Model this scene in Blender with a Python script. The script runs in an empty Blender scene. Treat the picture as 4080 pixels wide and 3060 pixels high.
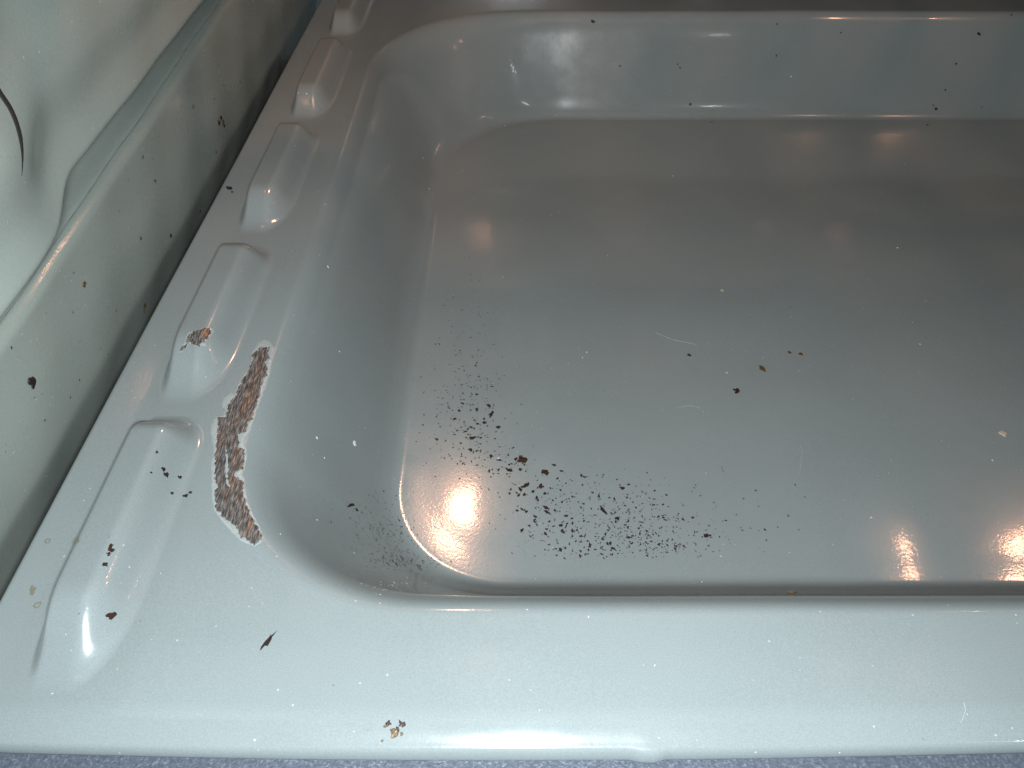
import bpy, math, random
import numpy as np
from mathutils import Vector, Matrix

random.seed(7)
rng = np.random.default_rng(7)
S = 0.2                       # camera height above the tray rim, metres; the layout below is in units of S
PITCH = math.radians(44.0)
FPX, CX, CY = 3063.7, 2040.0, 1530.0     # focal length and centre in photograph pixels

sc = bpy.context.scene
C = sc.collection

# ------------------------------------------------------------------ camera
cam_d = bpy.data.cameras.new('camera')
cam = bpy.data.objects.new('camera', cam_d)
C.objects.link(cam)
cam.location = (0, 0, S)
cam.rotation_euler = (math.pi / 2 - PITCH, 0, 0)
cam_d.sensor_width = 36.0
cam_d.lens = FPX / 4080.0 * 36.0
cam_d.clip_start = 0.005
cam_d.clip_end = 50
sc.camera = cam

# ------------------------------------------------------------------ world, lamps, exposure
w = bpy.data.worlds.new('World')
sc.world = w
w.use_nodes = True
bg = w.node_tree.nodes['Background']
bg.inputs[0].default_value = (0.70, 0.95, 1.0, 1)
bg.inputs[1].default_value = 0.05


def point_light(name, loc, power, radius, col):
    l = bpy.data.lights.new(name, 'POINT')
    l.energy = power
    l.shadow_soft_size = radius * S
    l.color = col
    o = bpy.data.objects.new(name, l)
    C.objects.link(o)
    o.location = Vector(loc) * S
    return o


# the phone's flash beside the lens, and the warm lamps under the cavity roof
point_light('phone_flash', (0.01, -0.07, 0.98), 5.2, 0.065, (0.93, 0.985, 1.0))
WARM = (1.0, 0.50, 0.30)
point_light('oven_lamp', (-0.184, 2.24, 1.265), 0.80, 0.084, WARM)
point_light('oven_lamp', (1.85, 2.07, 1.33), 0.18, 0.038, WARM)
point_light('oven_lamp', (2.38, 2.07, 1.33), 0.22, 0.040, WARM)

point_light('kitchen_lamp', (1.70, -0.45, 1.35), 0.12, 0.03, (0.92, 1.0, 0.97))

sc.view_settings.view_transform = 'Standard'
sc.view_settings.look = 'None'
sc.view_settings.exposure = 0.0
sc.view_settings.gamma = 1.0
sc.cycles.max_bounces = 8


# ------------------------------------------------------------------ materials
def mat_base(name):
    m = bpy.data.materials.new(name)
    m.use_nodes = True
    nt = m.node_tree
    return m, nt, nt.nodes['Principled BSDF']


def node(nt, typ, **kw):
    n = nt.nodes.new(typ)
    for k, v in kw.items():
        setattr(n, k, v)
    return n


def noise(nt, co, scale, detail=2.0, rough=0.5):
    n = node(nt, 'ShaderNodeTexNoise')
    n.inputs['Scale'].default_value = scale
    n.inputs['Detail'].default_value = detail
    n.inputs['Roughness'].default_value = rough
    nt.links.new(co, n.inputs['Vector'])
    return n


def ramp(nt, fac, stops):
    r = node(nt, 'ShaderNodeValToRGB')
    e = r.color_ramp.elements
    while len(e) < len(stops):
        e.new(0.5)
    for i, (p, c) in enumerate(stops):
        e[i].position = p
        e[i].color = c if len(c) == 4 else (*c, 1)
    nt.links.new(fac, r.inputs['Fac'])
    return r


def mix(nt, fac, a, b, mode='MIX'):
    n = node(nt, 'ShaderNodeMix', data_type='RGBA', blend_type=mode)
    for s, v in ((n.inputs[0], fac), (n.inputs[6], a), (n.inputs[7], b)):
        if hasattr(v, 'links') or hasattr(v, 'is_linked'):
            nt.links.new(v, s)
        else:
            s.default_value = v if not isinstance(v, tuple) else (*v, 1)
    return n.outputs[2]


def enamel(name, col, rough, bump=1.0, speck=0.5, coat=0.6):
    m, nt, b = mat_base(name)
    co = node(nt, 'ShaderNodeTexCoord').outputs['Object']
    big = noise(nt, co, 10.0, 5, 0.55)
    tone = ramp(nt, big.outputs[0], [(0.3, tuple(c * 0.95 for c in col)), (0.7, tuple(c * 1.05 for c in col))])
    fine = noise(nt, co, 2600.0, 2, 0.6)
    f = ramp(nt, fine.outputs[0], [(0.30, (0.80, 0.80, 0.80)), (0.52, (1, 1, 1)), (0.74, (1.22, 1.22, 1.22))])
    c = mix(nt, speck, tone.outputs[0], f.outputs[0], 'MULTIPLY')
    # pale pinholes fired into the glaze
    v = node(nt, 'ShaderNodeTexVoronoi')
    v.inputs['Scale'].default_value = 420.0
    nt.links.new(co, v.inputs['Vector'])
    dot = ramp(nt, v.outputs['Distance'], [(0.0, (1, 1, 1)), (0.10, (1, 1, 1)), (0.13, (0, 0, 0))])
    sel = node(nt, 'ShaderNodeSeparateColor')
    nt.links.new(v.outputs['Color'], sel.inputs[0])
    th = node(nt, 'ShaderNodeMath', operation='GREATER_THAN')
    nt.links.new(sel.outputs[0], th.inputs[0])
    th.inputs[1].default_value = 0.95
    mu = node(nt, 'ShaderNodeMath', operation='MULTIPLY')
    nt.links.new(dot.outputs[0], mu.inputs[0])
    nt.links.new(th.outputs[0], mu.inputs[1])
    c = mix(nt, mu.outputs[0], c, tuple(min(1, x * 1.7) for x in col))
    nt.links.new(c, b.inputs['Base Color'])
    rr = noise(nt, co, 40.0, 7, 0.65)
    mr = node(nt, 'ShaderNodeMapRange')
    nt.links.new(rr.outputs[0], mr.inputs[0])
    mr.inputs[1].default_value = 0.3
    mr.inputs[2].default_value = 0.7
    mr.inputs[3].default_value = rough * 0.75
    mr.inputs[4].default_value = rough * 1.35
    nt.links.new(mr.outputs[0], b.inputs['Roughness'])
    peel = noise(nt, co, 750.0, 2.0, 0.55)
    bp = node(nt, 'ShaderNodeBump')
    bp.inputs['Strength'].default_value = 0.20 * bump
    bp.inputs['Distance'].default_value = 0.0003
    nt.links.new(peel.outputs[0], bp.inputs['Height'])
    nt.links.new(bp.outputs[0], b.inputs['Normal'])
    b.inputs['IOR'].default_value = 1.6
    b.inputs['Coat Weight'].default_value = coat
    b.inputs['Coat Roughness'].default_value = 0.055
    nt.links.new(bp.outputs[0], b.inputs['Coat Normal'])
    return m


M_TRAY = enamel('tray_enamel', (0.264, 0.308, 0.317), 0.18, 0.32)
M_WALL = enamel('wall_enamel', (0.300, 0.345, 0.322), 0.26, 0.7, 0.5, 0.2)
M_CEIL = enamel('ceiling_enamel', (0.30, 0.33, 0.32), 0.25)
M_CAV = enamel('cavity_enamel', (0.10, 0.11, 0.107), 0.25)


def simple(name, col, rough=0.5, metal=0.0, var=0.3, scale=3000.0):
    m, nt, b = mat_base(name)
    co = node(nt, 'ShaderNodeTexCoord').outputs['Object']
    n = noise(nt, co, scale, 3)
    r = ramp(nt, n.outputs[0], [(0.3, tuple(c * (1 - var) for c in col)), (0.7, tuple(min(1, c * (1 + var)) for c in col))])
    nt.links.new(r.outputs[0], b.inputs['Base Color'])
    b.inputs['Roughness'].default_value = rough
    b.inputs['Metallic'].default_value = metal
    return m


M_BURNT = simple('burnt_black', (0.018, 0.010, 0.007), 0.55, 0, 0.6, 900)
M_RUST = simple('burnt_brown', (0.032, 0.013, 0.006), 0.45, 0, 0.6, 900)
M_OCHRE = simple('dried_ochre', (0.11, 0.065, 0.018), 0.4, 0, 0.5, 900)
M_STAIN = simple('thin_brown_stain', (0.20, 0.195, 0.145), 0.35, 0, 0.5, 900)
M_GREY = simple('grey_residue', (0.14, 0.155, 0.15), 0.45, 0, 0.5, 900)
M_CREAM = simple('pale_crumb', (0.55, 0.47, 0.36), 0.6, 0, 0.3, 900)
M_DUST = simple('white_dust', (0.72, 0.76, 0.75), 0.7, 0, 0.2, 900)
M_HALO = simple('enamel_edge', (0.350, 0.392, 0.392), 0.16, 0, 0.08, 1200)
M_FIBRE = simple('pale_fibre', (0.50, 0.52, 0.52), 0.6)
M_HAIR = simple('dark_fibre', (0.10, 0.11, 0.11), 0.6)
M_DARK = simple('sooty_steel_and_shade', (0.03, 0.03, 0.03), 0.6, 0.4)  # sooty steel, and the painted shade of the wall opening

# bare rusted steel under the chipped enamel
M_STEEL, nt, b = mat_base('rusted_steel')
co = node(nt, 'ShaderNodeTexCoord').outputs['Object']
mp = node(nt, 'ShaderNodeMapping')
mp.inputs['Scale'].default_value = (1.0, 0.07, 0.3)
mp.inputs['Rotation'].default_value = (0, 0, math.radians(-6))
nt.links.new(co, mp.inputs['Vector'])
st = noise(nt, mp.outputs[0], 520.0, 3, 0.6)
gm = node(nt, 'ShaderNodeMapping')
gm.inputs['Scale'].default_value = (1.0, 0.12, 0.5)
nt.links.new(co, gm.inputs['Vector'])
gr = noise(nt, gm.outputs[0], 2300.0, 3, 0.65)
rust = ramp(nt, st.outputs[0], [(0.36, (0.165, 0.163, 0.160)), (0.52, (0.20, 0.185, 0.172)), (0.62, (0.22, 0.165, 0.13)), (0.74, (0.31, 0.175, 0.105))])
grain = ramp(nt, gr.outputs[0], [(0.32, (0.22, 0.21, 0.22)), (0.50, (0.78, 0.78, 0.80)), (0.66, (2.1, 2.1, 2.2))])
cc = mix(nt, 1.0, rust.outputs[0], grain.outputs[0], 'MULTIPLY')
nt.links.new(cc, b.inputs['Base Color'])
b.inputs['Metallic'].default_value = 0.4
b.inputs['Roughness'].default_value = 0.36
bp = node(nt, 'ShaderNodeBump')
bp.inputs['Strength'].default_value = 0.4
bp.inputs['Distance'].default_value = 0.0004
nt.links.new(gr.outputs[0], bp.inputs['Height'])
nt.links.new(bp.outputs[0], b.inputs['Normal'])

# blue-grey sparkling coat of the front frame
M_FRAME, nt, b = mat_base('frame_coat')
co = node(nt, 'ShaderNodeTexCoord').outputs['Object']
n1 = noise(nt, co, 1100.0, 3, 0.7)
r1 = ramp(nt, n1.outputs[0], [(0.3, (0.09, 0.11, 0.145)), (0.55, (0.14, 0.165, 0.21)), (0.75, (0.28, 0.32, 0.38))])
nt.links.new(r1.outputs[0], b.inputs['Base Color'])
b.inputs['Roughness'].default_value = 0.4
b.inputs['Metallic'].default_value = 0.2
bp = node(nt, 'ShaderNodeBump')
bp.inputs['Strength'].default_value = 0.6
bp.inputs['Distance'].default_value = 0.0005
nt.links.new(n1.outputs[0], bp.inputs['Height'])
nt.links.new(bp.outputs[0], b.inputs['Normal'])


# ------------------------------------------------------------------ object helpers
def tag(o, label=None, cat=None, group=None, kind=None):
    for k, v in (('label', label), ('category', cat), ('group', group), ('kind', kind)):
        if v:
            o[k] = v
    return o


def empty(name, loc=(0, 0, 0)):
    o = bpy.data.objects.new(name, None)
    C.objects.link(o)
    o.location = loc
    o.empty_display_size = 0.02
    return o


def mesh_obj(name, verts, faces, mat, parent=None, normals=None, smooth=True):
    me = bpy.data.meshes.new(name)
    verts = np.asarray(verts, dtype=np.float32)
    faces = np.asarray(faces, dtype=np.int32)
    k = faces.shape[1]
    me.vertices.add(len(verts))
    me.vertices.foreach_set('co', verts.ravel())
    me.loops.add(faces.size)
    me.loops.foreach_set('vertex_index', faces.ravel())
    me.polygons.add(len(faces))
    me.polygons.foreach_set('loop_start', np.arange(0, faces.size, k, dtype=np.int32))
    me.update(calc_edges=True)
    me.polygons.foreach_set('use_smooth', np.full(len(faces), smooth))
    me.materials.append(mat)
    if normals is not None:
        me.normals_split_custom_set_from_vertices(np.asarray(normals, dtype=np.float32))
    o = bpy.data.objects.new(name, me)
    C.objects.link(o)
    o.parent = parent
    return o


def sub_mesh(name, V, N, F, mask, mat, parent):
    f = F[mask]
    used, inv = np.unique(f, return_inverse=True)
    return mesh_obj(name, V[used], inv.reshape(f.shape), mat, parent, N[used])


# ------------------------------------------------------------------ shape of the pressed tray (units of S)
def rrect(x, y, x0, x1, y0, y1, r):
    """signed distance to a rounded rectangle, negative inside"""
    cx, cy, hx, hy = (x0 + x1) / 2, (y0 + y1) / 2, (x1 - x0) / 2, (y1 - y0) / 2
    qx, qy = np.abs(x - cx) - hx + r, np.abs(y - cy) - hy + r
    return np.hypot(np.maximum(qx, 0), np.maximum(qy, 0)) + np.minimum(np.maximum(qx, qy), 0) - r


def sstep(a, b, x):
    t = np.clip((x - a) / (b - a), 0, 1)
    return t * t * t * (t * (6 * t - 15) + 10)


LIP = dict(x0=-0.475, x1=2.95, y0=0.560, y1=3.06)
FLR = dict(x0=-0.245, x1=2.72, y0=0.832, y1=2.885)
DEPTH = 0.35
RIBS = [(0.44, 0.935), (0.985, 1.475), (1.545, 2.065), (2.137, 2.69), (2.79, 3.31)]
RIB_H = 0.052


def lip_t(x, y):
    bk = sstep(1.2, 2.3, y)               # the back corners are rounder than the front ones
    do = -rrect(x, y, r=0.34 + 0.18 * bk, **LIP)
    di = rrect(x, y, r=0.24 + 0.20 * bk, **FLR)
    do_c = np.maximum(do, 0)
    di_c = np.maximum(di, 0)
    return do_c / np.maximum(do_c + di_c, 1e-9)


def recess(t, y):
    sd = sstep(0.62, 1.5, y)             # the front lip is folded tighter than the sides
    a, b_ = 0.105 + 0.065 * sd, 0.12 + 0.03 * sd
    k = 1 / (1 - a - b_)
    s = k * (t - a)
    s = np.where(t < 2 * a, k * t * t / (4 * a), s)
    s = np.where(t > 1 - 2 * b_, 1 - k * (1 - t) ** 2 / (4 * b_), s)
    return s


def rib_shape(x, y):
    z = np.zeros_like(x)
    for (a, b_) in RIBS:
        q2 = 0
        for d in ((x + 0.662) / 0.030, (-0.533 - x) / 0.062, (y - a) / 0.15, (b_ + 0.015 - y) / 0.085):
            q2 = q2 + (1 - np.clip(d, 0, 1)) ** 2
        m = np.clip(1 - np.sqrt(q2), 0, 1)
        z = np.maximum(z, sstep(-0.08, 1.0, m) - sstep(-0.08, 1.0, 0.0 * m))
    return RIB_H * z


def tray_z(x, y):
    x = np.asarray(x, float)
    y = np.asarray(y, float)
    z = -DEPTH * recess(lip_t(x, y), y) + rib_shape(x, y)
    # a faint raised border just inside the front floor crease
    dd = rrect(x, y, r=0.24, **FLR) + 0.058
    z = z + 0.042 * (1 - sstep(1.2, 2.3, y)) * np.clip((np.sqrt(dd * dd + 0.022 ** 2) + dd) / 2, 0, 0.058)
    # sheet is not dead flat: slight sag and press waves
    z = z + 0.0011 * np.sin(x * 5.1 + 0.7 * y) * np.sin(y * 4.3 + 1.0) + 0.0005 * np.sin(13.0 * x + 4 * y)
    ro = np.clip(0.431 - y, 0, 1)
    z = z - np.where(ro < 0.045, 4.7 * ro * ro, 4.7 * 0.045 ** 2 + 0.423 * (ro - 0.045))      # the rim rolls off towards the door
    return z


def tray_n(x, y):
    e = 0.0012
    gx = (tray_z(x + e, y) - tray_z(x - e, y)) / (2 * e)
    gy = (tray_z(x, y + e) - tray_z(x, y - e)) / (2 * e)
    n = np.stack([-gx, -gy, np.ones_like(gx)], -1)
    return n / np.linalg.norm(n, axis=-1, keepdims=True)


def cam_ray(u, v):
    dx, dy = (u - CX) / FPX, (v - CY) / FPX
    c, s = math.cos(PITCH), math.sin(PITCH)
    return np.array([dx, c - dy * s, -(s + dy * c)])


def on_tray(u, v):
    """where the tray lies that the photograph shows at pixel u, v (units of S)"""
    d = cam_ray(u, v)
    o = np.array([0, 0, 1.0])
    t = np.linspace(0.55, 4.2, 1600)
    P = o + t[:, None] * d
    g = P[:, 2] - tray_z(P[:, 0], P[:, 1])
    i = np.argmax(g < 0)
    if i == 0:
        i = len(t) - 1
    a, b_ = t[i - 1], t[i]
    for _ in range(18):
        m = (a + b_) / 2
        p = o + m * d
        if p[2] - tray_z(p[0], p[1]) < 0:
            b_ = m
        else:
            a = m
    p = o + a * d
    return p, tray_n(p[0], p[1])


# grid of the sheet
EDGE_X, EDGE_Y = -0.745, 0.372
RL, RF, RFZ = 0.010, 0.012, 0.020
xs = np.concatenate([np.arange(EDGE_X + RL, -0.45, 0.003), np.arange(-0.45, 0.1, 0.006), np.arange(0.1, 3.15, 0.016)])
ys = np.concatenate([np.arange(EDGE_Y + RF, 0.95, 0.004), np.arange(0.95, 2.55, 0.0075), np.arange(2.55, 3.42, 0.006)])
na = 7
ang = np.linspace(math.pi / 2, 0, na + 1)[:-1]
ex = EDGE_X + RL - RL * np.sin(ang)
exz = -RL * (1 - np.cos(ang))
ey = EDGE_Y + RF - RF * np.sin(ang)
eyz = -RFZ * (1 - np.cos(ang))
# hem below the folded edges
xs_all = np.concatenate([[EDGE_X + 0.002], ex, xs])
xz_all = np.concatenate([[-RL - 0.05], exz, np.zeros_like(xs)])
ys_all = np.concatenate([[EDGE_Y + 0.030, EDGE_Y + 0.008], ey, ys])
yz_all = np.concatenate([[-RFZ - 0.030, -RFZ - 0.018], eyz, np.zeros_like(ys)])
GX, GY = np.meshgrid(xs_all, ys_all)
bow = 0.0095 * (GX / 0.64) ** 2
bow = np.minimum(bow, 0.04) * np.clip((0.55 - GY) / 0.19, 0, 1)
# small nick in the folded front edge
nick = 0.007 * np.exp(-((GX - 0.173) / 0.010) ** 2) * np.clip((EDGE_Y + 0.03 - GY) / 0.03, 0, 1)
GZ = tray_z(np.maximum(GX, EDGE_X + RL), np.maximum(GY, EDGE_Y + RF)) + xz_all[None, :] + yz_all[:, None]
VX = np.stack([GX, GY + bow - nick, GZ], -1)
# vertex normals by differences along the grid
du = np.gradient(VX, axis=1)
dv = np.gradient(VX, axis=0)
GN = np.cross(du, dv)
GN /= np.maximum(np.linalg.norm(GN, axis=-1, keepdims=True), 1e-12)
ny, nx = GX.shape
V = VX.reshape(-1, 3) * S
N = GN.reshape(-1, 3)
idx = np.arange(ny * nx).reshape(ny, nx)
F = np.stack([idx[:-1, :-1], idx[:-1, 1:], idx[1:, 1:], idx[1:, :-1]], -1).reshape(-1, 4)
fx = (GX[:-1, :-1] + GX[1:, 1:]).ravel() / 2
fy = (GY[:-1, :-1] + GY[1:, 1:]).ravel() / 2
ft = lip_t(fx, fy)

tray = tag(empty('oven_floor_tray', (0, 0, 0)),
           'glossy blue-grey enamelled oven floor with a deep recessed pan and a row of pressed ribs', 'oven floor')
lab = np.zeros(len(F), int)
lab[(ft > 0) & (ft < 1)] = 1
lab[ft >= 1] = 2
for k, (a, b_) in enumerate(RIBS):
    lab[(fx > -0.672) & (fx < -0.520) & (fy > a - 0.005) & (fy < b_ + 0.012)] = 3 + k
rim_o = sub_mesh('rim', V, N, F, lab == 0, M_TRAY, tray)
sub_mesh('pan_wall', V, N, F, lab == 1, M_TRAY, tray)
sub_mesh('pan_floor', V, N, F, lab == 2, M_TRAY, tray)
rib_objs = []
for k in range(len(RIBS)):
    rib_objs.append(sub_mesh('rib', V, N, F, lab == 3 + k, M_TRAY, tray))


# ------------------------------------------------------------------ chipped enamel
def vnoise(x, y, seed):
    r = np.random.default_rng(seed)
    g = r.random((64, 64))
    xi, yi = np.floor(x).astype(int), np.floor(y).astype(int)
    fx_, fy_ = x - xi, y - yi
    fx_, fy_ = fx_ * fx_ * (3 - 2 * fx_), fy_ * fy_ * (3 - 2 * fy_)
    a = g[yi % 64, xi % 64]
    b_ = g[yi % 64, (xi + 1) % 64]
    c = g[(yi + 1) % 64, xi % 64]
    d = g[(yi + 1) % 64, (xi + 1) % 64]
    return (a * (1 - fx_) + b_ * fx_) * (1 - fy_) + (c * (1 - fx_) + d * fx_) * fy_


def poly_sd(x, y, P):
    """signed distance to a polygon (negative inside)"""
    d = np.full(x.shape, 1e9)
    ins = np.zeros(x.shape, bool)
    n = len(P)
    for i in range(n):
        ax, ay = P[i]
        bx, by = P[(i + 1) % n]
        ex_, ey_ = bx - ax, by - ay
        t = np.clip(((x - ax) * ex_ + (y - ay) * ey_) / (ex_ * ex_ + ey_ * ey_ + 1e-18), 0, 1)
        d = np.minimum(d, np.hypot(x - ax - t * ex_, y - ay - t * ey_))
        cond = ((ay > y) != (by > y)) & (x < (bx - ax) * (y - ay) / (by - ay + 1e-18) + ax)
        ins ^= cond
    return np.where(ins, -d, d)


def chip(pix_inner, pix_halo, step, label, isles=()):
    """bare patch of steel plus the pale broken glaze round it, both lying on the sheet"""
    Pi = np.array([on_tray(u, v)[0][:2] for u, v in pix_inner])
    Ph = np.array([on_tray(u, v)[0][:2] for u, v in pix_halo])
    Is = [np.array([on_tray(u, v)[0][:2] for u, v in q]) for q in isles]
    lo, hi = Ph.min(0) - 0.01, Ph.max(0) + 0.01
    X, Y = np.meshgrid(np.arange(lo[0], hi[0], step), np.arange(lo[1], hi[1], step))
    jag = (vnoise(X * 160, Y * 160, 3) - 0.5) * 0.005 + (vnoise(X * 420, Y * 420, 4) - 0.5) * 0.004
    di = poly_sd(X, Y, Pi) + jag
    for q in Is:
        di = np.maximum(di, -(poly_sd(X, Y, q) + jag * 0.6))
    dh = poly_sd(X, Y, Ph) + jag * 0.25
    n = tray_n(X, Y)
    base = np.stack([X, Y, tray_z(X, Y)], -1)
    grain = 0.0009 * vnoise(X * 460 + Y * 60, Y * 40, 5) + 0.0003 * vnoise(X * 700, Y * 260, 6)
    h_in = 0.00045 + grain
    edge = np.clip(np.minimum(-dh, di) / 0.004, 0, 1)
    h_ha = 0.00025 + 0.0010 * np.sqrt(edge) * (0.8 + 0.4 * vnoise(X * 150, Y * 150, 8))
    id_ = np.arange(X.size).reshape(X.shape)
    Fq = np.stack([id_[:-1, :-1], id_[:-1, 1:], id_[1:, 1:], id_[1:, :-1]], -1).reshape(-1, 4)

    def cut(mask_v, h, name, mat, parent):
        m = mask_v.ravel()[Fq].all(1)
        f = Fq[m]
        used, inv = np.unique(f, return_inverse=True)
        P = ((base + n * h[..., None]).reshape(-1, 3) * S)[used]
        return mesh_obj(name, P, inv.reshape(f.shape), mat, parent)
    o = cut(di < step * 0.8, h_in, 'enamel_chip', M_STEEL, tray)
    o['label'] = label
    e = cut((dh < 0) & (di > -step * 0.8), h_ha, 'chipped_edge', M_HALO, o)
    return o


def zr(pts, ox, oy, s):
    return [(ox + x * s, oy + y * s) for x, y in pts]


q = 400 / 754
ci = zr([(495, 118), (548, 120), (545, 200), (530, 225), (532, 330), (495, 385), (480, 470), (455, 545), (425, 640), (410, 680),
         (380, 690), (382, 745), (345, 765), (318, 775), (315, 875), (350, 880), (362, 900), (355, 1035), (320, 1042), (285, 1060), (290, 1090),
         (335, 1108), (358, 1140), (352, 1190), (370, 1260), (395, 1350), (440, 1430), (490, 1530), (490, 1565), (440, 1597), (390, 1575), (335, 1540),
         (295, 1455), (225, 1410), (165, 1350), (150, 1270), (140, 1200), (165, 1160), (145, 1110), (150, 930), (160, 850), (158, 700), (175, 650), (225, 650),
         (245, 540), (290, 500), (310, 455), (365, 345), (405, 290), (430, 180)], 780, 1320, q)
ch = zr([(515, 58), (560, 75), (590, 125), (580, 210), (560, 330), (510, 465), (465, 580), (415, 745), (375, 800), (360, 850), (385, 890), (388, 950),
         (365, 1050), (345, 1075), (372, 1100), (370, 1170), (395, 1280), (430, 1370), (490, 1480), (510, 1560), (495, 1595), (440, 1620), (350, 1590),
         (270, 1510), (190, 1425), (140, 1350), (118, 1270), (118, 1130), (112, 1010), (135, 880), (108, 760), (115, 700), (150, 640), (205, 632), (225, 600),
         (190, 560), (205, 505), (262, 452), (290, 470), (330, 370), (400, 270), (425, 150), (465, 85)], 780, 1320, q)
isl = zr([(222, 880), (238, 900), (246, 1000), (240, 1110), (256, 1170), (232, 1160), (222, 1080), (226, 980)], 780, 1320, q)
chip(ci, ch, 0.00115, 'long rusty scar of bare metal along the pan lip', [isl])
q = 220 / 2212
ci2 = zr([(640, 900), (700, 780), (760, 640), (900, 560), (1150, 470), (1330, 370), (1500, 340), (1590, 400), (1610, 530), (1540, 660), (1500, 700), (1500, 800),
          (1440, 870), (1300, 890), (1220, 960), (1200, 1100), (1030, 1100), (900, 1020), (770, 970), (720, 1040), (640, 1150), (520, 1260), (420, 1320),
          (390, 1250), (470, 1130), (600, 1020)], 680, 1270, q)
ch2 = zr([(560, 900), (640, 640), (720, 510), (960, 520), (1300, 350), (1500, 310), (1700, 370), (1760, 470), (1690, 670), (1580, 740), (1530, 820), (1400, 940),
          (1460, 1080), (1400, 1130), (1240, 1090), (1200, 1130), (1010, 1130), (780, 1000), (690, 1130), (520, 1300), (400, 1380), (330, 1370), (420, 1150)], 680, 1270, q)
c2 = chip(ci2, ch2, 0.0009, 'small rusty chip of bare metal on the edge of a rib')

# ------------------------------------------------------------------ left cavity wall (units of S), a pressed panel x(Y, z)
WX = -0.81


def line_a(y):
    return 0.205 + 0.044 * (y - 0.9)


def line_b(y):
    return 0.298 + 0.036 * sstep(0.98, 1.16, y) + 0.022 * np.clip(y - 1.2, 0, 2)


def wall_x(y, z):
    a = line_a(y)
    b_ = line_b(y)
    x = np.full_like(y, 0.0)
    # lower band bows away below the tray
    x -= 0.30 * (np.sqrt(np.clip(-0.03 - z, -9, 9) ** 2 + 0.012 ** 2) + (-0.03 - z)) / 2
    # crease, then a rolled bead, then the hollow under the shelf rail
    x -= 0.017 * np.exp(-((z - a) / 0.011) ** 2)
    hol = sstep(a + 0.010, a + 0.036, z)
    x -= (0.050 - 0.030 * np.clip((z - a - 0.03) / (b_ - a - 0.03), 0, 1)) * hol * (1 - sstep(b_ - 0.005, b_ + 0.02, z))
    rail = sstep(b_ - 0.012, b_ + 0.062, z)
    fade = 1 - 0.9 * sstep(b_ + 0.20, b_ + 0.75, z)
    lump = 1 + 0.30 * (1 - sstep(0.9, 1.2, y))
    x += 0.095 * rail * fade * lump
    # shallow flutes along the rail
    x += 0.006 * rail * np.sin((z - b_) * 38 + 0.6 * y)
    # faint ripples over the panel
    x += 0.0015 * np.sin(y * 9 + z * 21) + 0.0009 * np.sin(y * 23 - z * 17)
    return WX + x


wy = np.concatenate([np.arange(0.42, 0.95, 0.008), np.arange(0.95, 1.02, 0.003), np.arange(1.02, 1.17, 0.0012), np.arange(1.17, 1.3, 0.003), np.arange(1.3, 1.5, 0.008), np.arange(1.5, 3.5, 0.012)])
wz = np.concatenate([np.arange(-0.48, 0.14, 0.012), np.arange(0.14, 0.44, 0.004), np.arange(0.44, 0.78, 0.0025), np.arange(0.78, 2.35, 0.05)])
WY, WZ = np.meshgrid(wy, wz)
WXX = wall_x(WY, WZ)
e = 0.0015
gy = (wall_x(WY + e, WZ) - wall_x(WY - e, WZ)) / (2 * e)
gz = (wall_x(WY, WZ + e) - wall_x(WY, WZ - e)) / (2 * e)
WN = np.stack([np.ones_like(gy), -gy, -gz], -1)
WN /= np.linalg.norm(WN, axis=-1, keepdims=True)
idw = np.arange(WY.size).reshape(WY.shape)
WF = np.stack([idw[:-1, :-1], idw[:-1, 1:], idw[1:, 1:], idw[1:, :-1]], -1).reshape(-1, 4)
WV = np.stack([WXX, WY, WZ], -1).reshape(-1, 3) * S
wfz = (WZ[:-1, :-1] + WZ[1:, 1:]).ravel() / 2
wfy = (WY[:-1, :-1] + WY[1:, 1:]).ravel() / 2
wall = tag(empty('oven_side_wall', (WX * S, 1.8 * S, -0.4 * S)),
           'grey enamelled left oven wall with a creased lower band and a bulging shelf rail', 'oven wall')
wall.location = (0, 0, 0)
sub_mesh('lower_band', WV, WN.reshape(-1, 3), WF, wfz < line_a(wfy), M_WALL, wall)
sub_mesh('crease_bead', WV, WN.reshape(-1, 3), WF, (wfz >= line_a(wfy)) & (wfz < line_b(wfy) - 0.012), M_WALL, wall)
sub_mesh('shelf_rail', WV, WN.reshape(-1, 3), WF, wfz >= line_b(wfy) - 0.012, M_WALL, wall)
sz = np.linspace(0.462, 0.76, 40)
sy = 1.032 - 0.95 * (np.sqrt((sz - 0.545) ** 2 + 0.03 ** 2) - 0.03) * (sz < 0.545) + 0.42 * (np.sqrt((sz - 0.545) ** 2 + 0.05 ** 2) - 0.05) * (sz >= 0.545)
sv, sf = [], []
for i in range(40):
    r_ = 0.0062 * min(1.0, 0.15 + i / 6, 0.15 + (39 - i) / 6)
    for k_ in range(8):
        q_ = 2 * math.pi * k_ / 8
        sv.append((float(wall_x(sy[i], sz[i])) + 0.35 * r_ * math.cos(q_), sy[i] + r_ * math.sin(q_), sz[i]))
for i in range(39):
    for k_ in range(8):
        sf.append((i * 8 + k_, i * 8 + (k_ + 1) % 8, i * 8 + 8 + (k_ + 1) % 8, i * 8 + 8 + k_))
mesh_obj('slot_shade', np.array(sv) * S, sf, M_DARK, wall)  # dark tube on the panel, standing in for shade inside a narrow opening


def on_wall(u, v):
    d = cam_ray(u, v)
    t = np.linspace(0.7, 5, 3000)
    P = np.array([0, 0, 1.0]) + t[:, None] * d
    g = P[:, 0] - wall_x(P[:, 1], P[:, 2])
    i = max(1, int(np.argmax(g < 0)))
    p = P[i - 1]
    y, z = np.array(p[1]), np.array(p[2])
    n = np.array([1.0, -float((wall_x(y + e, z) - wall_x(y - e, z)) / (2 * e)), -float((wall_x(y, z + e) - wall_x(y, z - e)) / (2 * e))])
    return p, n / np.linalg.norm(n)


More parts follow.
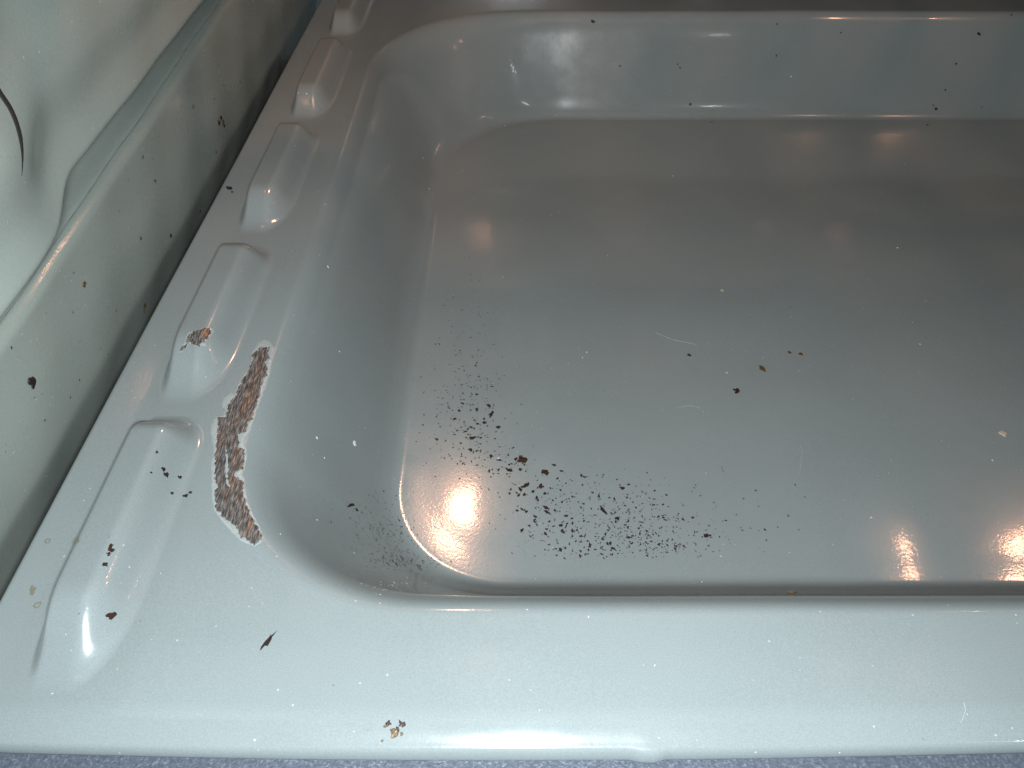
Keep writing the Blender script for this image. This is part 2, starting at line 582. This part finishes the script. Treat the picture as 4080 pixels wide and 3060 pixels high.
# ------------------------------------------------------------------ rest of the cavity
def box(x0, x1, y0, y1, z0, z1):
    v = [(x, y, z) for x in (x0, x1) for y in (y0, y1) for z in (z0, z1)]
    f = [(0, 1, 3, 2), (4, 6, 7, 5), (0, 4, 5, 1), (2, 3, 7, 6), (0, 2, 6, 4), (1, 5, 7, 3)]
    return np.array(v, float) * S, np.array(f)


# back wall: sheet with pressed horizontal ridges
bz = np.arange(-0.05, 2.32, 0.01)
bx = np.linspace(-0.86, 3.25, 12)
BX, BZ = np.meshgrid(bx, bz)
BY = 3.45 - sum(0.05 * np.exp(-((BZ - zc) / 0.045) ** 2) for zc in (0.36, 0.92, 1.5))
idb = np.arange(BX.size).reshape(BX.shape)
BF = np.stack([idb[:-1, :-1], idb[:-1, 1:], idb[1:, 1:], idb[1:, :-1]], -1).reshape(-1, 4)
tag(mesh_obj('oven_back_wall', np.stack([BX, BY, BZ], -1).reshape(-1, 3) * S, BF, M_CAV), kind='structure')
bars = [box(-0.86, 3.22, 3.32, 3.37, zc - 0.03, zc + 0.03) for zc in (0.36, 0.92, 1.5)]  # unseen dark bars, added so the pan floor mirrors dark bands
tag(mesh_obj('added_reflection_bars', np.concatenate([r_[0] for r_ in bars]), np.concatenate([r_[1] + 8 * i for i, r_ in enumerate(bars)]), M_DARK, smooth=False), kind='structure')
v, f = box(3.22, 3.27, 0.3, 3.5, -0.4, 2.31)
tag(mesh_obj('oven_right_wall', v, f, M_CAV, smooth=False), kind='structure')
v, f = box(-0.90, 3.27, 0.3, 3.5, 2.31, 2.36)
tag(mesh_obj('oven_ceiling', v, f, M_CEIL, smooth=False), kind='structure')
v, f = box(-1.0, 3.3, 0.1, 3.6, -0.50, -0.46)
tag(mesh_obj('oven_base', v, f, M_DARK, smooth=False), kind='structure')

# front frame below the folded edge of the tray
fx_ = np.linspace(-1.2, 3.3, 160)
fp = [(0.49, -0.40), (0.49, -0.097), (0.10, -0.097), (0.06, -0.112), (0.05, -0.40)]
FV, FF = [], []
for i, x in enumerate(fx_):
    for (y, z) in fp:
        FV.append((x, y + min(0.04, 0.0095 * (x / 0.64) ** 2), z))
k = len(fp)
for i in range(len(fx_) - 1):
    for j in range(k - 1):
        FF.append((i * k + j, (i + 1) * k + j, (i + 1) * k + j + 1, i * k + j + 1))
# wire rack two shelves up, which throws its faint shadow on the floor
def bar(ax, r, a, b_, c, d):
    n = 8
    vs, fs = [], []
    for t in (c, d):
        for i in range(n):
            q_ = 2 * math.pi * i / n
            o1, o2 = r * math.cos(q_), r * math.sin(q_)
            vs.append((a + o1, t, b_ + o2) if ax == 'y' else (t, a + o1, b_ + o2))
    for i in range(n):
        fs.append((i, (i + 1) % n, n + (i + 1) % n, n + i))
    return vs, fs


RZ = 0.79
vs, fs = [], []
for args in [('y', 0.019, x, RZ, 0.92, 3.25) for x in np.arange(-0.60, 3.1, 0.165)] + [('x', 0.024, y, RZ - 0.03, -0.76, 3.15) for y in (0.92, 1.5, 2.08, 2.66, 3.25)]:
    a_, b_ = bar(*args)
    fs += [tuple(i + len(vs) for i in q_) for q_ in b_]
    vs += a_
tag(mesh_obj('oven_rack', np.array(vs) * S, fs, M_DARK), kind='structure')

tag(mesh_obj('oven_front_frame', np.array(FV) * S, FF, M_FRAME, smooth=False),
    'blue-grey sparkling strip of door frame below the front edge of the oven floor', 'door frame')


# ------------------------------------------------------------------ crumbs, burnt flakes, stains
def flake_mesh(name, seed, rough, thick, mat, n=14, ring=False):
    r = random.Random(seed)
    vs, fs = [], []
    lob = [r.uniform(0.15, 1) for _ in range(5)]
    ph = [r.uniform(0, 6.28) for _ in range(5)]
    for i in range(n):
        a = 2 * math.pi * i / n
        rad = 1 + rough * sum(lob[j] * math.sin((j + 1) * a + ph[j]) for j in range(5)) * 0.45 + r.uniform(-.25, .25) * rough
        rad = max(0.22, rad)
        vs.append((rad * math.cos(a), rad * math.sin(a), 0.0))
        vs.append((rad * 0.86 * math.cos(a), rad * 0.86 * math.sin(a), thick * r.uniform(0.6, 1.2)))
        if ring:
            vs.append((rad * 0.62 * math.cos(a), rad * 0.62 * math.sin(a), thick * 0.4))
    st_ = 3 if ring else 2
    for i in range(n):
        j = (i + 1) % n
        for q_ in range(st_ - 1):
            fs.append((i * st_ + q_, j * st_ + q_, j * st_ + q_ + 1, i * st_ + q_ + 1))
    me = bpy.data.meshes.new(name)
    if not ring:
        c = len(vs)
        vs.append((0, 0, thick * 1.1))
        for i in range(n):
            fs.append((i * 2 + 1, ((i + 1) % n) * 2 + 1, c))
    me.from_pydata(vs, [], fs)
    me.materials.append(mat)
    return me


FL = {}
for nm, m_ in (('burnt', M_BURNT), ('brown', M_RUST), ('ochre', M_OCHRE), ('stain', M_STAIN), ('grey', M_GREY), ('cream', M_CREAM), ('white', M_DUST)):
    FL[nm] = [flake_mesh(nm + '_flake', 100 * i + len(nm), 0.55 if nm in ('burnt', 'brown') else 0.45,
                         0.05 if nm in ('stain', 'grey') else 0.30, m_) for i in range(16 if nm == 'burnt' else 5)]
FL['ring'] = [flake_mesh('ring_stain', 900 + i, 0.22, 0.06, M_STAIN, 22, True) for i in range(3)]


def lay(name, kind, u, v, size, label, cat, group=None, stretch=1.0, rot=None, wall_=False, variant=None):
    p, n = on_wall(u, v) if wall_ else on_tray(u, v)
    n = Vector(n)
    d = Vector(p - np.array([0, 0, 1.0])).length
    # photograph size -> size on the surface (flat things look squeezed by the slant)
    r_ = size / 2 / FPX * d * (1.15 if not wall_ else 1.4)
    me = FL[kind][(variant if variant is not None else random.randrange(99)) % len(FL[kind])]
    o = bpy.data.objects.new(name, me)
    C.objects.link(o)
    q_ = n.to_track_quat('Z', 'Y').to_matrix().to_4x4()
    a = rot if rot is not None else random.uniform(0, 6.28)
    o.matrix_world = Matrix.Translation((Vector(p) + n * 0.0006) * S) @ q_ @ Matrix.Rotation(a, 4, 'Z') @ Matrix.Diagonal((r_ * S * stretch, r_ * S / math.sqrt(stretch), r_ * S * 0.7, 1))
    tag(o, label, cat, group)
    return o


G_A = 'burnt flakes on the pan floor'
A4 = [(475, 765, 12), (505, 745, 12), (640, 832, 16), (575, 920, 16), (620, 978, 24), (503, 1052, 24), (475, 1113, 26), (620, 1103, 32), (720, 1070, 34),
      (440, 1180, 28), (683, 1180, 22), (685, 1213, 34), (800, 1250, 36), (575, 1250, 26), (548, 1265, 18), (530, 1285, 24), (583, 1340, 42), (655, 1337, 22),
      (630, 1333, 14), (293, 1350, 26), (175, 1230, 15), (288, 1163, 13), (305, 1220, 10), (320, 1247, 13), (570, 1437, 38), (620, 1447, 22), (655, 1440, 14),
      (740, 1487, 30), (810, 1520, 26), (895, 1605, 40), (870, 1595, 26), (890, 1558, 22), (910, 1552, 18), (945, 1512, 34), (1015, 1560, 18), (980, 1600, 32), (1190, 1622, 46),
      (725, 1610, 26), (750, 1600, 16), (800, 1605, 22), (515, 1205, 14), (490, 1250, 14), (440, 1310, 16), (380, 1052, 14), (385, 1083, 12), (305, 1060, 9), (330, 1063, 11),
      (442, 900, 11), (490, 903, 11), (275, 947, 11), (182, 967, 10), (612, 740, 18), (620, 718, 14), (515, 1020, 14), (490, 1022, 12), (575, 965, 10), (508, 970, 16),
      (770, 1345, 16), (780, 1287, 13), (425, 1417, 13), (490, 1382, 18), (400, 1487, 13), (530, 1502, 11), (770, 1447, 12), (815, 1412, 12), (808, 1477, 12), (570, 507, 11),
      (437, 577, 10), (480, 637, 9), (590, 672, 12), (120, 1368, 11), (240, 893, 8), (515, 782, 12), (540, 817, 11), (600, 915, 12), (350, 1060, 6), (690, 1320, 12), (620, 1370, 12),
      (705, 1368, 10), (575, 1107, 12), (585, 1060, 10), (650, 1268, 10), (600, 1258, 18), (625, 1222, 26), (605, 1190, 14), (550, 1310, 16)]
A5 = [(508, 130, 34), (585, 190, 28), (775, 228, 28), (800, 246, 26), (825, 246, 18), (235, 333, 52), (205, 345, 34), (178, 370, 44), (165, 425, 30), (145, 402, 24), (222, 418, 34),
      (302, 390, 34), (340, 450, 34), (355, 475, 22), (420, 408, 36), (450, 410, 18), (75, 410, 28), (85, 370, 24), (150, 578, 30), (195, 565, 30), (238, 588, 32), (218, 572, 18),
      (155, 535, 16), (440, 552, 44), (440, 592, 40), (418, 580, 20), (330, 551, 18), (360, 547, 14), (518, 575, 28), (625, 628, 34), (330, 638, 34), (318, 670, 26), (322, 688, 24), (465, 685, 26),
      (578, 722, 38), (590, 778, 40), (690, 775, 32), (708, 778, 22), (735, 768, 24), (738, 745, 14), (640, 702, 22), (803, 680, 22), (685, 653, 26), (193, 775, 36), (430, 808, 32), (440, 758, 26),
      (465, 772, 14), (265, 725, 26), (340, 718, 22), (570, 957, 38), (530, 952, 22), (620, 945, 24), (775, 828, 32), (808, 832, 18), (690, 828, 22), (770, 885, 24), (838, 875, 22), (860, 918, 38),
      (848, 962, 26), (768, 1020, 30), (770, 975, 24), (818, 1005, 24), (975, 1005, 24), (1085, 945, 34), (1105, 957, 24), (1070, 965, 22), (1035, 906, 28), (1065, 898, 30), (985, 857, 30), (985, 930, 14),
      (990, 960, 14), (1130, 652, 46), (1068, 597, 18), (1100, 605, 16), (890, 402, 24), (748, 493, 19), (795, 507, 18), (860, 468, 15), (862, 448, 14), (948, 442, 28),
      (948, 470, 13), (1052, 452, 22), (1100, 465, 28), (1205, 528, 22), (1235, 570, 14), (1300, 590, 11), (1350, 585, 12), (1295, 648, 18), (1238, 678, 24), (1400, 660, 15), (1365, 690, 17),
      (1360, 722, 19), (1340, 752, 22), (1420, 777, 28), (1358, 780, 14), (1350, 805, 26), (1440, 820, 20), (1480, 812, 18), (1245, 840, 34), (1278, 825, 24), (1270, 897, 26), (1465, 880, 22), (1420, 850, 16),
      (1535, 908, 28), (1620, 915, 22), (1620, 870, 20), (1668, 860, 19), (1695, 948, 28), (1775, 925, 20), (1690, 918, 17), (1730, 912, 18), (1518, 942, 12), (1355, 910, 20), (1350, 968, 16), (1580, 645, 28),
      (1600, 668, 24), (1535, 635, 22), (1605, 622, 12), (1775, 665, 26), (1578, 517, 24), (1520, 520, 13), (1610, 425, 22), (1225, 448, 22), (1445, 455, 17), (1380, 400, 14), (1495, 383, 22),
      (2040, 820, 26), (2015, 822, 28), (2020, 922, 16), (500, 480, 20), (528, 458, 16), (465, 462, 12), (528, 520, 16), (575, 377, 22), (475, 357, 20), (545, 262, 26), (668, 275, 13),
      (983, 247, 13), (840, 318, 12), (690, 440, 24), (1040, 770, 24), (1015, 802, 18), (950, 732, 13), (955, 717, 13), (1070, 688, 16), (1108, 683, 12), (1005, 700, 11), (1155, 795, 14), (1205, 775, 13), (1225, 778, 12), (1140, 810, 14), (1175, 828, 14)]
for (x, y, s) in A4:
    lay('burnt_flake', 'burnt', 1600 + x * .4823, 1100 + y * .4823, s * .37, 'small black burnt flake in the trail along the left side of the pan floor', 'burnt flake', G_A, random.uniform(1, 1.7))
for (x, y, s) in A5:
    lay('burnt_flake', 'burnt', 2000 + x * .4069, 1800 + y * .4069, s * .315, 'small black burnt flake in the patch along the front of the pan floor', 'burnt flake', 'burnt flakes along the front of the pan floor', random.uniform(1, 1.7))
lay('burnt_flake', 'brown', 2077, 1834, 30, 'largest dark red-brown flake, at the head of the trail right of the corner', 'burnt flake', variant=1)
lay('burnt_flake', 'brown', 2173, 1883, 24, 'dark brown leaf-shaped flake just right of the largest flake', 'burnt flake', variant=2)
lay('burnt_flake', 'brown', 2154, 1938, 19, 'round dark brown flake with a stalk, below the leaf-shaped flake', 'burnt flake', variant=0)
lay('burnt_flake', 'burnt', 2405, 2035, 17, 'curled black comma-shaped flake in the middle of the front patch', 'burnt flake', stretch=2.6, rot=0.0)
lay('burnt_flake', 'burnt', 1959, 1650, 17, 'hooked black flake at the right edge of the upper trail', 'burnt flake', stretch=1.8, rot=1.0)
lay('burnt_flake', 'brown', 2480, 1946, 14, 'rust brown flake with a tail at the top of the front patch', 'burnt flake', variant=3)
lay('burnt_flake', 'brown', 2505, 1931, 9, 'tiny rust brown flake above the one with a tail', 'burnt flake', variant=4)
lay('burnt_flake', 'brown', 2761, 2063, 9, 'small brown flake at the right end of the front patch', 'burnt flake', variant=2)
lay('burnt_flake', 'burnt', 2812, 2134, 15, 'ragged black speckled flake standing apart right of the front patch', 'burnt flake', variant=5)

# single crumbs
lay('crumb', 'brown', 2937, 1558, 22, 'dark red-brown crumb alone on the open pan floor', 'crumb', variant=0)
lay('crumb', 'brown', 2744, 1415, 12, 'tiny dark red crumb left of the ochre crumbs', 'crumb', variant=1)
lay('crumb', 'ochre', 3040, 1472, 20, 'ochre yellow crumb above the red-brown crumb', 'crumb', variant=1, stretch=1.5)
lay('crumb', 'ochre', 3145, 1404, 12, 'small ochre crumb, left one of the close pair', 'crumb', variant=2)
lay('crumb', 'ochre', 3190, 1411, 14, 'small ochre crumb, right one of the close pair', 'crumb', variant=3)
lay('crumb', 'cream', 2878, 1158, 12, 'cream crumb high on the open pan floor', 'crumb', variant=0)
lay('crumb', 'cream', 3998, 1728, 20, 'pinkish cream crumb near the right edge of the pan floor', 'crumb', variant=1)
lay('crumb', 'white', 1412, 1766, 18, 'white crumb on the left slope of the pan', 'crumb', variant=2)
lay('crumb', 'white', 1262, 1745, 10, 'small pale crumb left of the white one on the pan slope', 'crumb', variant=3)
lay('crumb', 'cream', 3152, 2360, 26, 'translucent pale crumb caught on the front lip of the pan', 'crumb', variant=4)
lay('crumb', 'burnt', 127, 1522, 28, 'round black crumb stuck low on the left wall', 'crumb', wall_=True, variant=3)
lay('crumb', 'burnt', 1068, 2554, 22, 'black sliver lying on the front rim left of the pan corner', 'crumb', stretch=3.2, rot=0.15, variant=4)
lay('crumb', 'brown', 445, 2452, 22, 'curled brown crumb on the rim beside the front rib', 'crumb', stretch=1.5, rot=-0.7, variant=3)
lay('crumb', 'brown', 442, 2188, 18, 'brown crumb on the front rib, lowest of its three', 'crumb', variant=2)
lay('crumb', 'brown', 442, 2172, 11, 'brown crumb on the front rib, topmost of its three', 'crumb', variant=1)
lay('crumb', 'burnt', 421, 2248, 14, 'black crumb on the front rib below the brown three', 'crumb', variant=1)
lay('crumb', 'brown', 434, 2208, 12, 'brown crumb on the front rib between the others', 'crumb', variant=0)
for (u, v, s) in [(651, 1870, 14), (664, 1892, 16), (655, 1888, 9), (716, 1902, 12), (686, 1965, 10), (740, 1975, 14), (760, 1962, 10), (624, 1802, 9), (602, 1883, 7)]:
    lay('crumb', 'burnt', u, v, s, 'tiny dark crumb on the back end of the front rib', 'crumb', 'dark crumbs on the front rib')
for (u, v, s) in [(1548, 2880, 16), (1602, 2886, 20), (1572, 2922, 26), (1585, 2905, 14), (1560, 2910, 12), (1600, 2925, 10), (1523, 2952, 8), (1533, 2895, 8)]:
    lay('brown_splash', 'brown' if s in (16, 20, 14) else 'ochre', u, v, s, 'brown burnt splash in the small cluster on the front rim', 'splash', 'brown splashes on the front rim')
lay('ring_stain', 'ring', 306, 2160, 22, 'faint brown ring on the rim, beside the front rib', 'stain', variant=0)
lay('ring_stain', 'ring', 190, 2156, 17, 'faint brown ring at the left edge of the rim', 'stain', variant=1)
lay('ring_stain', 'stain', 128, 2355, 21, 'ochre dried spot near the left edge of the rim', 'stain', stretch=1.5, rot=0)
lay('ring_stain', 'ring', 150, 2412, 20, 'faint yellow ring below the ochre spot on the rim', 'stain', variant=2)
for (u, v, s, k_) in [(880, 470, 12, 'brown'), (888, 488, 14, 'ochre'), (872, 490, 12, 'burnt'), (892, 500, 9, 'brown'), (869, 480, 9, 'ochre')]:
    lay('wall_splash', k_, u, v, s, 'dark fleck clustered high on the left wall band', 'splash', 'flecks in the wall cluster', wall_=True)
for (u, v, s, k_) in [(618, 722, 9, 'ochre'), (570, 625, 9, 'grey'), (680, 940, 10, 'burnt'), (560, 950, 9, 'ochre'), (335, 1132, 14, 'ochre'), (575, 1218, 14, 'ochre'), (573, 1240, 16, 'stain'),
                      (178, 1675, 8, 'grey'), (797, 842, 7, 'burnt'), (860, 605, 6, 'burnt'), (293, 1088, 6, 'grey'), (290, 1244, 6, 'grey'), (45, 1385, 6, 'burnt'), (770, 425, 10, 'grey')]:
    lay('wall_splash', k_, u, v, s, 'tiny dried fleck scattered on the lower band of the left wall', 'splash', 'flecks on the left wall', wall_=True)
for (u, v, s) in [(916, 752, 18), (925, 766, 8), (905, 745, 8)]:
    lay('rim_fleck', 'burnt', u, v, s, 'dark fleck on the narrow rim beside the left wall', 'fleck', 'flecks on the narrow rim')
for (u, v, s) in [(2363, 86, 20), (3898, 134, 14), (3904, 138, 10), (3095, 96, 9), (3093, 221, 10), (3810, 254, 11), (3766, 358, 10), (3350, 130, 9), (2750, 415, 15), (3728, 434, 16), (3718, 420, 8), (2700, 255, 8), (2710, 270, 9), (2836, 488, 10), (2470, 262, 10), (3695, 498, 12), (4030, 60, 8)]:
    lay('wall_fleck', 'burnt', u, v, s * 0.5, 'small dark fleck on the back slope of the pan', 'fleck', 'flecks on the back slope of the pan', random.uniform(1, 1.4))
for (u, v, s, st_, r_, k_) in [(1400, 2012, 17, 3.0, 2.2, 'burnt'), (1421, 2032, 12, 1.4, 2.0, 'burnt')]:
    lay('burnt_sliver', k_, u, v, s, 'long black sliver on the left slope of the pan' if s > 14 else 'short black sliver below the long one on the pan slope', 'sliver', None, st_, r_)
for (u, v, s, k_) in [(1445, 2108, 14, 'grey'), (1525, 2108, 22, 'grey'), (1545, 2128, 12, 'burnt'), (1500, 2150, 16, 'grey'), (1426, 2130, 12, 'grey'), (1505, 2198, 10, 'burnt'), (1545, 2246, 26, 'grey'), (1580, 2248, 34, 'grey'),
                      (1600, 2222, 34, 'grey'), (1640, 2235, 26, 'grey'), (1670, 2262, 44, 'grey'), (1565, 2235, 16, 'burnt'), (1570, 2130, 14, 'grey'), (1528, 2215, 16, 'grey'), (1478, 2042, 8, 'burnt'), (1477, 2095, 22, 'stain'), (1320, 2000, 10, 'grey'), (1585, 2115, 10, 'grey')]:
    lay('grey_smear', k_, u, v, s * 0.42, 'thin grey smear on the curved left front corner of the pan', 'smear', 'grey smears in the pan corner', random.uniform(2.0, 3.6), random.uniform(-0.9, -0.2))


# uncountable fine specks, each kind one mesh
def scatter(name, items, mats, label, cat, flat=0.35):
    vs, fs, mi = [], [], []
    for (u, v, s, m_, wl) in items:
        p, n = on_wall(u, v) if wl else on_tray(u, v)
        d = np.linalg.norm(p - np.array([0, 0, 1.0]))
        r_ = s / 2 / FPX * d * 1.1
        n = Vector(n)
        t1 = n.orthogonal().normalized()
        t1.rotate(Matrix.Rotation(random.uniform(0, 6.28), 3, n))
        t2 = n.cross(t1)
        o = Vector(p) + n * 0.0004
        b0 = len(vs)
        st_ = random.uniform(1, 1.9)
        for i in range(6):
            a = i * math.pi / 3
            q_ = random.uniform(0.65, 1.2) * r_
            vs.append(tuple((o + t1 * (q_ * st_ * math.cos(a)) + t2 * (q_ * math.sin(a) / st_ ** .5)) * S))
        vs.append(tuple((o + n * r_ * flat) * S))
        for i in range(6):
            fs.append((b0 + i, b0 + (i + 1) % 6, b0 + 6))
            mi.append(m_)
    me = bpy.data.meshes.new(name)
    me.from_pydata(vs, [], fs)
    for m_ in mats:
        me.materials.append(m_)
    me.polygons.foreach_set('material_index', mi)
    o = bpy.data.objects.new(name, me)
    C.objects.link(o)
    return tag(o, label, cat, None, 'stuff')


it = []
for (u, v, su, sv, n_, smin, smax) in [(1860, 1400, 75, 170, 130, 2.5, 5), (1870, 1680, 95, 120, 170, 3, 6), (1960, 1850, 90, 70, 70, 3, 7), (2300, 2100, 190, 100, 260, 3, 6), (2560, 2150, 150, 75, 330, 2.5, 6.5), (2480, 1990, 150, 60, 90, 3, 6), (2900, 2080, 250, 90, 45, 3, 7)]:
    for _ in range(n_):
        uu, vv = random.gauss(u, su), random.gauss(v, sv)
        if 1640 < uu < 3400 and 1000 < vv < 2225:
            it.append((uu, vv, random.uniform(smin, smax) * (1 if random.random() < .85 else 1.5), 0 if random.random() < .75 else 1, False))
scatter('burnt_specks', it, [M_BURNT, M_GREY], 'fine black burnt specks peppered over the left and front of the pan floor', 'burnt specks')
it = []
for (u, v, su, sv, n_) in ((1480, 2080, 90, 90, 150), (1545, 2120, 45, 30, 90), (1610, 2232, 70, 22, 150)):
    for _ in range(n_):
        it.append((random.gauss(u, su), random.gauss(v, sv), random.uniform(3, 7), 0 if random.random() < 0.8 else 1, False))
scatter('grey_specks', it, [M_GREY, M_BURNT], 'fine grey specks on the left slope of the pan', 'grey specks')
it = []
for _ in range(140):
    u, v = random.uniform(60, 4080), random.uniform(300, 3000)
    if u > 780 - 0.51 * (v - 900) + 60:
        it.append((u, v, random.choice((3, 3, 4, 4, 5, 7)), random.choice((0, 0, 0, 1, 1, 2)), False))
for _ in range(70):
    u, v = random.gauss(1560, 90), random.gauss(2335, 14)
    it.append((u, v, random.uniform(3, 6), random.choice((1, 2)), False))
for _ in range(50):
    v = random.uniform(250, 2100)
    u = 780 - 0.51 * (v - 900) - random.uniform(70, 420)
    if u > 5 and u > 235 - 0.68 * (v - 1050):
        it.append((u, v, random.choice((3, 4, 5, 6)), random.choice((1, 1, 1, 3)), True))
scatter('dust_specks', it, [M_DUST, M_GREY, M_CREAM, M_RUST], 'fine pale dust and grit scattered over the enamel', 'dust', 0.6)


def thread(name, pts, rad, mat, label, cat, group=None):
    cu = bpy.data.curves.new(name, 'CURVE')
    cu.dimensions = '3D'
    cu.bevel_depth = rad * S * 0.38
    cu.bevel_resolution = 1
    sp = cu.splines.new('POLY')
    P = []
    for u, v in pts:
        p, n = on_tray(u, v)
        P.append((p + n * rad) * S)
    sp.points.add(len(P) - 1)
    for i, p in enumerate(P):
        sp.points[i].co = (*p, 1)
    o = bpy.data.objects.new(name, cu)
    C.objects.link(o)
    me = bpy.data.meshes.new_from_object(o)
    bpy.data.objects.remove(o)
    o = bpy.data.objects.new(name, me)
    me.materials.append(mat)
    C.objects.link(o)
    return tag(o, label, cat, group)


thread('fibre', [(2706, 1625), (2722, 1620), (2745, 1618), (2770, 1620), (2788, 1627)], 0.0009, M_FIBRE, 'pale curved hair on the pan floor below the red-brown crumb', 'fibre')
thread('fibre', [(2612, 1326), (2640, 1338), (2680, 1354), (2730, 1364), (2776, 1374)], 0.0009, M_FIBRE, 'long pale scratch-like hair in the middle of the pan floor', 'fibre')
thread('fibre', [(3188, 1775), (3196, 1800), (3190, 1850), (3186, 1890)], 0.0007, M_FIBRE, 'thin pale upright hair right of the burnt flakes', 'fibre')
thread('fibre', [(2574, 1994), (2590, 2002), (2604, 2010), (2616, 2016)], 0.0006, M_HAIR, 'short dark hair in the front patch of flakes', 'fibre')
thread('fibre', [(3840, 2800), (3846, 2830), (3836, 2860), (3826, 2880)], 0.0011, M_FIBRE, 'pale curled hair on the front rim at the right', 'fibre')

# flakes of the short rows are told apart by their place in the row
from bpy_extras.object_utils import world_to_camera_view
bpy.context.view_layer.update()
ORD = ['first', 'second', 'third', 'fourth', 'fifth', 'sixth', 'seventh', 'eighth', 'ninth', 'tenth', 'eleventh', 'twelfth', 'thirteenth', 'fourteenth', 'fifteenth', 'sixteenth', 'seventeenth', 'eighteenth', 'nineteenth', 'twentieth']
rows = {}
for o in C.objects:
    if o.get('group') and o.parent is None:
        rows.setdefault(o['group'], []).append(o)
for g, os_ in rows.items():
    if len(os_) <= 20:
        os_.sort(key=lambda o: world_to_camera_view(sc, cam, o.matrix_world.translation).x)
        for i, o in enumerate(os_):
            o['label'] = o['label'] + ', ' + ORD[i] + ' from the left'
